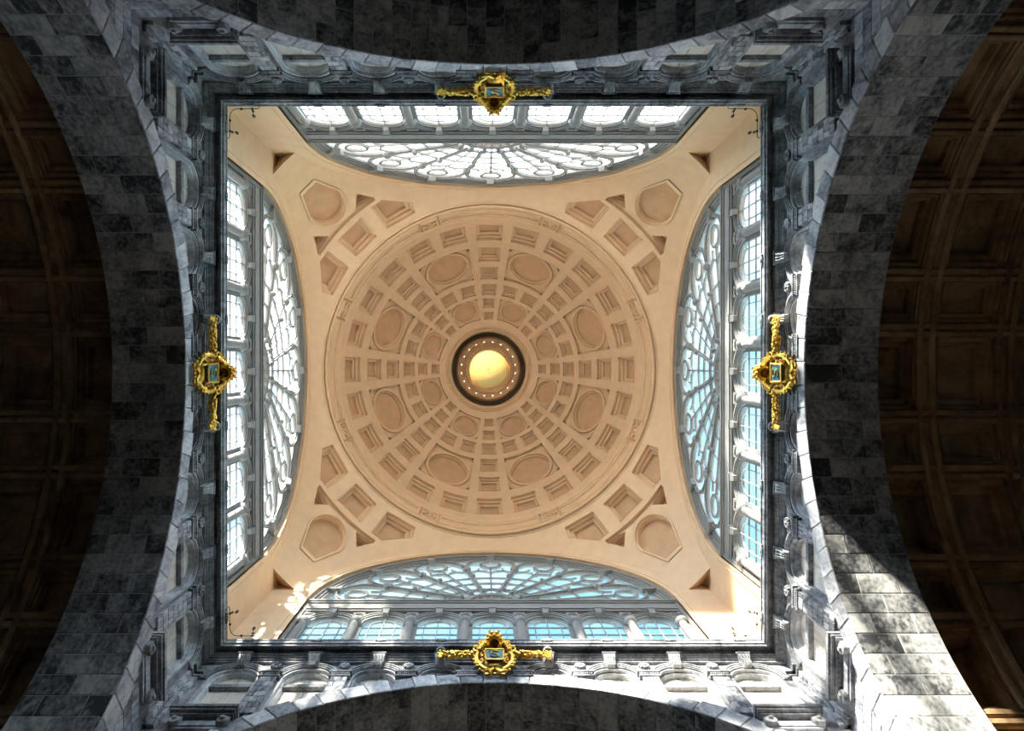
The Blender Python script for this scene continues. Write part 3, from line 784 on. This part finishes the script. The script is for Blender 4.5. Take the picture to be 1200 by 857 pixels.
RB_ = sqrt(PR * PR - (PEND_Z - PZ) ** 2); UC = sqrt(RB_ ** 2 - 9.82 ** 2)
bound = [(RR * cos(R_(90 * i / 40)), RR * sin(R_(90 * i / 40))) for i in range(41)]
bound += [(UC * i / 24, 9.82) for i in range(25)]
aa0, aa1 = math.atan2(9.82, UC), math.atan2(UC, 9.82)
bound += [(RB_ * cos(aa0 + (aa1 - aa0) * i / 6), RB_ * sin(aa0 + (aa1 - aa0) * i / 6)) for i in range(1, 6)]
bound += [(9.82, UC * i / 24) for i in range(24, -1, -1)]
holes = [square, penta, penta2, dsh, tri, tri2, groove]
ext = [(.13 + .3 * i, .13 + .3 * j) for i in range(34) for j in range(34)]
v2, tr = cdt(bound, holes, ext)
mb = MB().add([SPN(*p) for p in v2], tr)
mb.add([(UC - .02, 9.83, PEND_Z), (9.83, 9.83, PEND_Z + .9), (9.83, UC - .02, PEND_Z), (RB_ * q2, RB_ * q2, PEND_Z)], [(0, 1, 2, 3)])
me_p = mb.mesh('pendentive', 'plaster', smooth=30)
for k in range(4):
    p = put('pendentive', me_p, ceil, rot=(0, 0, k * pi / 2))
    for me, nm in pc: put(nm, me, p)
    put('arc_moulding', me_g, p)

# ------------------------------------------------------------------ roof added to stop daylight leaking in, unseen from the hall
roof = empty('roof'); tag(roof, 'plain unseen roof added over the dome and drum to block daylight', 'roof', kind='structure')
mb = MB().lathe([(10.1 * cos(R_(a)), DZ + 10.1 * sin(R_(a))) for a in range(1, 76, 6)] + [(2.75, 51.2), (2.75, 53.7), (1.62, 54.0), (1.62, 53.5)], 64)
mb.build('roof_dome', 'dark_metal', roof, smooth=True)
hole_c = [(10.05 * cos(2 * pi * i / 64), 10.05 * sin(2 * pi * i / 64)) for i in range(64)]
v2, tr = cdt([(-10.6, -10.6), (10.6, -10.6), (10.6, 10.6), (-10.6, 10.6)], [hole_c])
MB().add([(x, y, 41.65) for x, y in v2], tr).build('roof_deck', 'dark_metal', roof)
# backing of the upper wall corners and the ledge
mb = MB()
for k in range(4):
    pass
for sx in (-1, 1):
    for sy in (-1, 1): mb.box(*sorted((sx * 9.98, sx * 10.55)), *sorted((sy * 9.98, sy * 10.55)), 25.5, 41.7)
mb.build('corner_pier', 'plaster_wall', roof)

# ------------------------------------------------------------------ barrel vaults of the arms
VR = 10.62; WE = 22.0
def SV(a, w_, d=0): r = VR + d; return (r * sin(R_(a)), w_, AZ + r * cos(R_(a)))
BIGA, SMA, RIBA = 12.9, 7.2, 2.7
angs = []          # coffer bands (centre, half)
for c in (0,): pass
period = BIGA + SMA + 2 * RIBA
for k in range(-3, 4): angs.append((k * period, BIGA / 2)); 
for k in range(-3, 3): angs.append((k * period + period / 2, SMA / 2))
angs.sort()
wsp = [(12.62, 13.88), (14.70, 16.50), (17.34, 19.14), (19.98, 21.78)]
def make_vault(coffered):
    v = empty('ceiling_vault')
    if not coffered:
        mb = MB(); mb.add([SV(a, w_) for w_ in (AT - .3, WE) for a in range(-92, 93, 4)], [(i, i + 1, i + 48, i + 47) for i in range(46)])
        mb.build('vault_shell', 'vault_stone', v, smooth=True)
    else:
        cut_a = sorted(set([-92, 92] + [x for c, h in angs for x in (c - h, c + h)])); cut_w = [AT - .3] + [x for s in wsp for x in s] + [WE]
        mb = MB()
        for i in range(len(cut_a) - 1):
            for j in range(len(cut_w) - 1):
                am, wm = (cut_a[i] + cut_a[i + 1]) / 2, (cut_w[j] + cut_w[j + 1]) / 2
                if any(abs(am - c) < h for c, h in angs) and any(s[0] < wm < s[1] for s in wsp): continue
                na = max(1, int((cut_a[i + 1] - cut_a[i]) / 2))
                g = [(cut_a[i] + (cut_a[i + 1] - cut_a[i]) * t / na) for t in range(na + 1)]
                mb.add([SV(a, w_) for w_ in (cut_w[j], cut_w[j + 1]) for a in g], [(t, t + 1, t + na + 2, t + na + 1) for t in range(na)])
        mb.build('vault_shell', 'vault_stone', v, smooth=True, merge=True)
        cache = {}
        for (s0, s1) in wsp:
            for c, h in angs:
                if abs(c) > 80: continue
                key = (s0, round(h, 3))
                if key not in cache:
                    big = h > 5; dep = .62 if big else .46
                    kk = [1, 1, .90, .86, .86, .74, .70, .70]
                    if not big: kb = [1, 1, .92, .89, .89, .82, .79, .79]; kk = [1, 1, .84, .80, .80, .62, .58, .58]
                    else: kb = kk
                    r = lambda q: rect_ring(-h, h, s0, s1, kk[q], 3, kb[q])
                    d = [-.05, .14 * dep, .14 * dep, .3 * dep, .5 * dep, .5 * dep, .65 * dep, dep]
                    cache[key] = rings_mesh(SV, [(r(q), d[q]) for q in range(8)], ['vault_stone', 'vault_stone'], (.4,))
                    cache[key].transform(Matrix.Translation((0, 0, -AZ)))
                put('vault_coffer', cache[key], v, (0, 0, AZ), (0, R_(c), 0))
        # twin ribs crossing between the coffers
        for i in range(len(wsp) - 1):
            m = (wsp[i][1] + wsp[i + 1][0]) / 2
            for e in (-.21, .21):
                mb = MB(); n = 60
                rows = [[SV(-90 + 180 * t / n, m + e + x, d) for t in range(n + 1)] for x, d in ((-.095, .0), (-.095, -.10), (-.06, -.13), (.06, -.13), (.095, -.10), (.095, 0))]
                mb.add([p for r in rows for p in r], [(q * (n + 1) + t, q * (n + 1) + t + 1, (q + 1) * (n + 1) + t + 1, (q + 1) * (n + 1) + t) for q in range(5) for t in range(n)])
                mb.build('vault_rib', 'vault_stone', v)
        done = set()
        allb = sorted(angs)
        rme = MB()
        rows = [[SV(x, w_, d) for w_ in (AT, WE)] for x, d in ((-.50, 0), (-.50, -.08), (-.3, -.11), (.3, -.11), (.50, -.08), (.50, 0))]
        rme.add([p for r in rows for p in r], [(2 * q, 2 * q + 1, 2 * q + 3, 2 * q + 2) for q in range(5)])
        rmesh = rme.mesh('vault_band', 'vault_stone'); rmesh.transform(Matrix.Translation((0, 0, -AZ)))
        for (c0, h0), (c1, h1) in zip(allb, allb[1:]):
            m = (c0 + h0 + c1 - h1) / 2
            for e in (-.72, .72): put('vault_band', rmesh, v, (0, 0, AZ), (0, R_(m + e), 0))
    mb = MB()
    for s in (-1, 1): mb.box(*sorted((s * VR, s * (VR + .4))), AT - .3, WE, FLOOR, AZ + .3)
    mb.build('arm_wall', 'soffit_stone', v)
    MB().prism([(-VR - .4, FLOOR), (VR + .4, FLOOR), (VR + .4, AZ)] + arc(0, AZ, VR + .7, 0, 180, 40) + [(-VR - .4, AZ)], [], WE, WE + .3).build('end_wall', 'soffit_stone', v)
    return v
va = make_vault(True); va.name = 'ceiling_vault_left'; va.rotation_euler.z = pi / 2
tag(va, 'dark brown coffered barrel vault behind the bluish shaded great arch', 'vault', kind='structure')
vb = copy_tree(va); vb.name = 'ceiling_vault_right'; vb.rotation_euler.z = -pi / 2
tag(vb, 'brown coffered barrel vault behind the sun-patched great arch', 'vault', kind='structure')
vc = make_vault(False); vc.name = 'ceiling_vault_front'; tag(vc, 'plain dark vault behind the sunlit arch', 'vault', kind='structure')
vd = copy_tree(vc); vd.name = 'ceiling_vault_back'; vd.rotation_euler.z = pi; tag(vd, 'plain dark vault behind the arch under the glaring windows', 'vault', kind='structure')

# ------------------------------------------------------------------ gilded cartouches
def cartouche():
    root = empty('cartouche', (0, 9.62, 25.0))
    # local frame: x along wall, y outward (wall at +), z up; leaning forward at the top
    TILT = R_(17)
    def T_(x, z, d=0):       # x across, z up the face, d towards the hall
        return (x, -d * cos(TILT) - z * sin(TILT) + .02, z * cos(TILT) - d * sin(TILT))
    def put3(mb, pts): return [T_(*p) for p in pts]
    # oval shield body, convex
    mb = MB(); n = 28; rows = []
    for k, d in ((1, -.12), (1, .05), (.9, .10), (.6, .17), (.3, .20), (.02, .21)):
        rows.append([T_(.52 * k * cos(2 * pi * i / n), -.12 + .56 * k * sin(2 * pi * i / n), d) for i in range(n)])
    mb.add([p for r in rows for p in r], [(q * n + i, q * n + (i + 1) % n, (q + 1) * n + (i + 1) % n, (q + 1) * n + i) for q in range(5) for i in range(n)])
    mb.build('shield', 'gold', root, smooth=True)
    # scrolled rim
    mb = MB()
    for s in (-1, 1):
        pts = []; rad = []
        for i in range(22):
            t = i / 21; a = R_(-88 + 150 * t); pts.append(T_(s * (.60 * cos(a)), -.12 + .63 * sin(a), .12)); rad.append(.055 + .028 * sin(pi * t))
            if i % 2 == 0: mb.ball(T_(s * (.69 * cos(a)), -.12 + .72 * sin(a), .08), .05, 6, 4)
        mb.tube(pts, .09, 8, radii=rad)
        for (cx, cz, r0, dirn) in ((.44, .52, .18, 1), (.62, .28, .17, 1), (.56, -.42, .13, -1), (.24, -.80, .16, -1)):    # volutes
            sp = []; rr = []
            for i in range(20):
                t = i / 19; a = dirn * (R_(60) + t * 9.0); r = r0 * (1 - .85 * t); sp.append(T_(s * (cx + r * cos(a)), cz + r * sin(a), .14 + .06 * t)); rr.append(.05 * (1 - .5 * t))
            mb.tube(sp, .05, 6, radii=rr)
        mb.tube([T_(s * .05, -.72, .16), T_(s * .18, -.86, .18), T_(s * .34, -.80, .15), T_(s * .42, -.70, .1)], .07, 7, radii=[.07, .08, .07, .04])
    mb.build('scroll_rim', 'gold', root, smooth=True)
    # leaf and fruit relief on the shield cheeks
    rnd = random.Random(3)
    for s in (-1, 1):
        mb = MB()
        for i in range(26):
            a = rnd.uniform(-1, 1); x = s * rnd.uniform(.27, .46); z = -.1 + a * .34
            mb.ball(T_(x, z, .17), rnd.uniform(.03, .06), 6, 4)
        for i in range(8):
            mb.ball(T_(s * rnd.uniform(.1, .5), rnd.uniform(.36, .52), .2), rnd.uniform(.05, .08), 6, 4)
        mb.build('relief', 'old_gold', root, smooth=True)
    # plaque with monogram
    pl = MB().add([T_(x, z, d) for d in (.16, .26) for x, z in ((-.27, -.36), (.27, -.36), (.29, .12), (-.29, .12))], [(0, 1, 2, 3), (4, 5, 6, 7)] + [(i, (i + 1) % 4, (i + 1) % 4 + 4, i + 4) for i in range(4)]).build('plaque', 'teal_enamel', root)
    mb = MB()
    c = [(-.28, -.38), (.28, -.38), (.31, .14), (-.31, .14)]
    for i in range(4): mb.tube([T_(*c[i], .26), T_(*c[(i + 1) % 4], .26)], .035, 6)
    mb.build('plaque_frame', 'gold', pl, smooth=True)
    mb = MB()
    sp = [(.15, .02), (.06, .06), (-.08, .05), (-.13, -.02), (-.06, -.08), (.06, -.12), (.12, -.18), (.06, -.25), (-.07, -.25), (-.15, -.20)]
    mb.tube([T_(x, z, .275) for x, z in sp], .022, 6)
    mb.tube([T_(-.17, .05, .275), T_(-.02, -.1, .275), T_(.17, -.24, .275)], .012, 5)
    mb.build('monogram', 'gold', pl, smooth=True)
    # crown, hollow below
    mb = MB(); n = 24; H0 = .40
    cpos = T_(0, H0, .28); cx, cy, cz = cpos
    mb.lathe([(.17, .0), (.27, .0), (.28, .10), (.25, .13), (.30, .30), (.24, .50), (.10, .62), (.0, .64)], n, cpos)
    mb.build('crown', 'gold', root, smooth=40)
    mb = MB().lathe([(.0, .30), (.15, .2), (.17, .0)], n, (cx, cy, cz + .004)); mb.build('crown_hollow', 'old_gold', root, smooth=True)
    mb = MB()
    for i in range(12):
        a = 2 * pi * i / 12; mb.ball((cx + .29 * cos(a), cy + .29 * sin(a), cz + .06), .05, 6, 4); mb.ball((cx + .31 * cos(a + .26), cy + .31 * sin(a + .26), cz + .24), .055, 6, 4)
        if i % 2 == 0: mb.tube([(cx + r * cos(a), cy + r * sin(a), cz + h) for r, h in ((.30, .2), (.34, .38), (.28, .55), (.1, .68), (0, .72))], .035, 5)
    mb.ball((cx, cy, cz + .78), .085, 8, 6)
    for s in (-1, 1):
        for q in range(5): mb.ball(T_(s * (.30 + .05 * q), .62 - .1 * q, .22), .09, 7, 5)
    mb.build('crown_jewels', 'gold', root, smooth=True)
    # garlands and their end drops
    for s in (-1, 1):
        mb = MB(); rnd = random.Random(11 + s)
        for i in range(120):
            t = rnd.random(); x = .72 + t * 1.02; sag = -.10 * sin(pi * t); a = rnd.uniform(0, 2 * pi); r = .13 * sqrt(rnd.random()) + .02
            mb.ball((s * x, -.05 + r * cos(a) * .8, .22 + sag + r * sin(a)), rnd.uniform(.035, .065), 6, 4)
        mb.build('garland', 'gold', root, smooth=True)
        mb = MB()
        for i in range(46):
            t = rnd.random(); a = rnd.uniform(0, 2 * pi); r = (.13 - .07 * t) * sqrt(rnd.random())
            mb.ball((s * 1.83 + r * cos(a), -.06 + r * sin(a) * .8, .36 - .52 * t), rnd.uniform(.035, .06), 6, 4)
        mb.build('garland_drop', 'gold', root, smooth=True)
        mb = MB().lathe([(0, .0), (.14, -.02), (.17, .05), (.10, .14), (0, .18)], 12, (s * 1.83, -.08, .36)).box(s * 1.83 - .05, s * 1.83 + .05, -.05, .3, .38, .48)
        mb.build('garland_hook', 'carved', root, smooth=30)
    for s in (-1, 1):
        pass
    mb = MB().box(-.3, .3, .02, .42, -.3, .3).build('mounting', 'dark_metal', root)
    return root
ca = cartouche()
CL = ['gilded crowned cartouche with garlands on the brightly sunlit cornice, pale plaque', 'gilded crowned cartouche with garlands on the bluish shaded wall facing the sun-patched arch',
      'gilded crowned cartouche with garlands hanging below the glaring white windows', 'gilded crowned cartouche with garlands above the arch that carries a sun patch']
for k in range(4):
    c = ca if k == 0 else copy_tree(ca)
    c.rotation_euler.z = k * pi / 2; c.location = Matrix.Rotation(k * pi / 2, 3, 'Z') @ Vector((0, 9.62, 25.0))
    tag(c, CL[k], 'cartouche', 'gilded cartouches on the four cornices')

# ------------------------------------------------------------------ conduits and spotlights in the corners of the upper wall
def conduit():
    r = empty('cable_conduit', (9.74, 9.74, 27.3)); pts = []
    for i in range(9): a = R_(90 * i / 8); pts.append((-.30 + .30 * cos(a) - .02, -.30 + .30 * sin(a) - .02, 0))
    pts = [(-.02, -1.15, -.6), (-.02, -1.15, -.12), (-.02, -1.05, 0)] + pts + [(-1.05, -.02, 0), (-1.15, -.02, -.12), (-1.15, -.02, -.6)]
    MB().tube(pts, .013, 6).build('pipe', 'dark_metal', r, smooth=True)
    for x, y in ((-.03, -.45), (-.03, -.85), (-.45, -.03), (-.85, -.03)): MB().box(x - .035, x + .035, y - .035, y + .035, -.03, .03).build('clamp', 'dark_metal', r)
    return r
cc = conduit()
def spot(x, y):
    r = empty('spotlight', (x, y, 28.0))
    ax = Vector((-1 if abs(x) > abs(y) else -.25, -1 if abs(y) > abs(x) else -.25, 0))
    return r
sp_ = empty('spotlight', (9.0, 9.79, 27.75))
MB().box(-.04, .04, -.03, .02, -.04, .04).tube([(0, -.02, 0), (0, -.16, .02)], .012, 6).build('bracket', 'dark_metal', sp_)
MB().lathe([(0, -.08), (.035, -.08), (.05, .0), (.052, .07), (.043, .07), (.04, .04), (0, .04)], 12, (0, -.16, .07)).build('lamp_head', 'dark_metal', sp_, smooth=30)
MB().lathe([(0, .06), (.042, .06)], 12, (0, -.16, .07)).build('lamp_lens', 'lamp_glass', sp_)
idx = 0
for k in range(4):
    m = Matrix.Rotation(k * pi / 2, 3, 'Z')
    c = cc if k == 0 else copy_tree(cc)
    c.location = m @ Vector((9.74, 9.74, 27.3)); c.rotation_euler.z = k * pi / 2
    sd = ['the sunlit wall', 'the bluish wall', 'the glaring-window wall', 'the sun-patched wall']
    tag(c, 'thin dark conduit bent round the corner of %s and %s' % (sd[k], sd[k - 1]), 'conduit', 'corner conduits')
    for s in (-1, 1):
        q = sp_ if idx == 0 else copy_tree(sp_); idx += 1
        q.location = m @ Vector((s * 9.0, 9.79, 27.75)); q.rotation_euler.z = k * pi / 2
        nb = sd[(k - 1) % 4] if s > 0 else sd[(k + 1) % 4]
        tag(q, 'tiny dark uplight on %s, beside the corner with %s' % (sd[k], nb), 'spotlight', 'corner uplights')
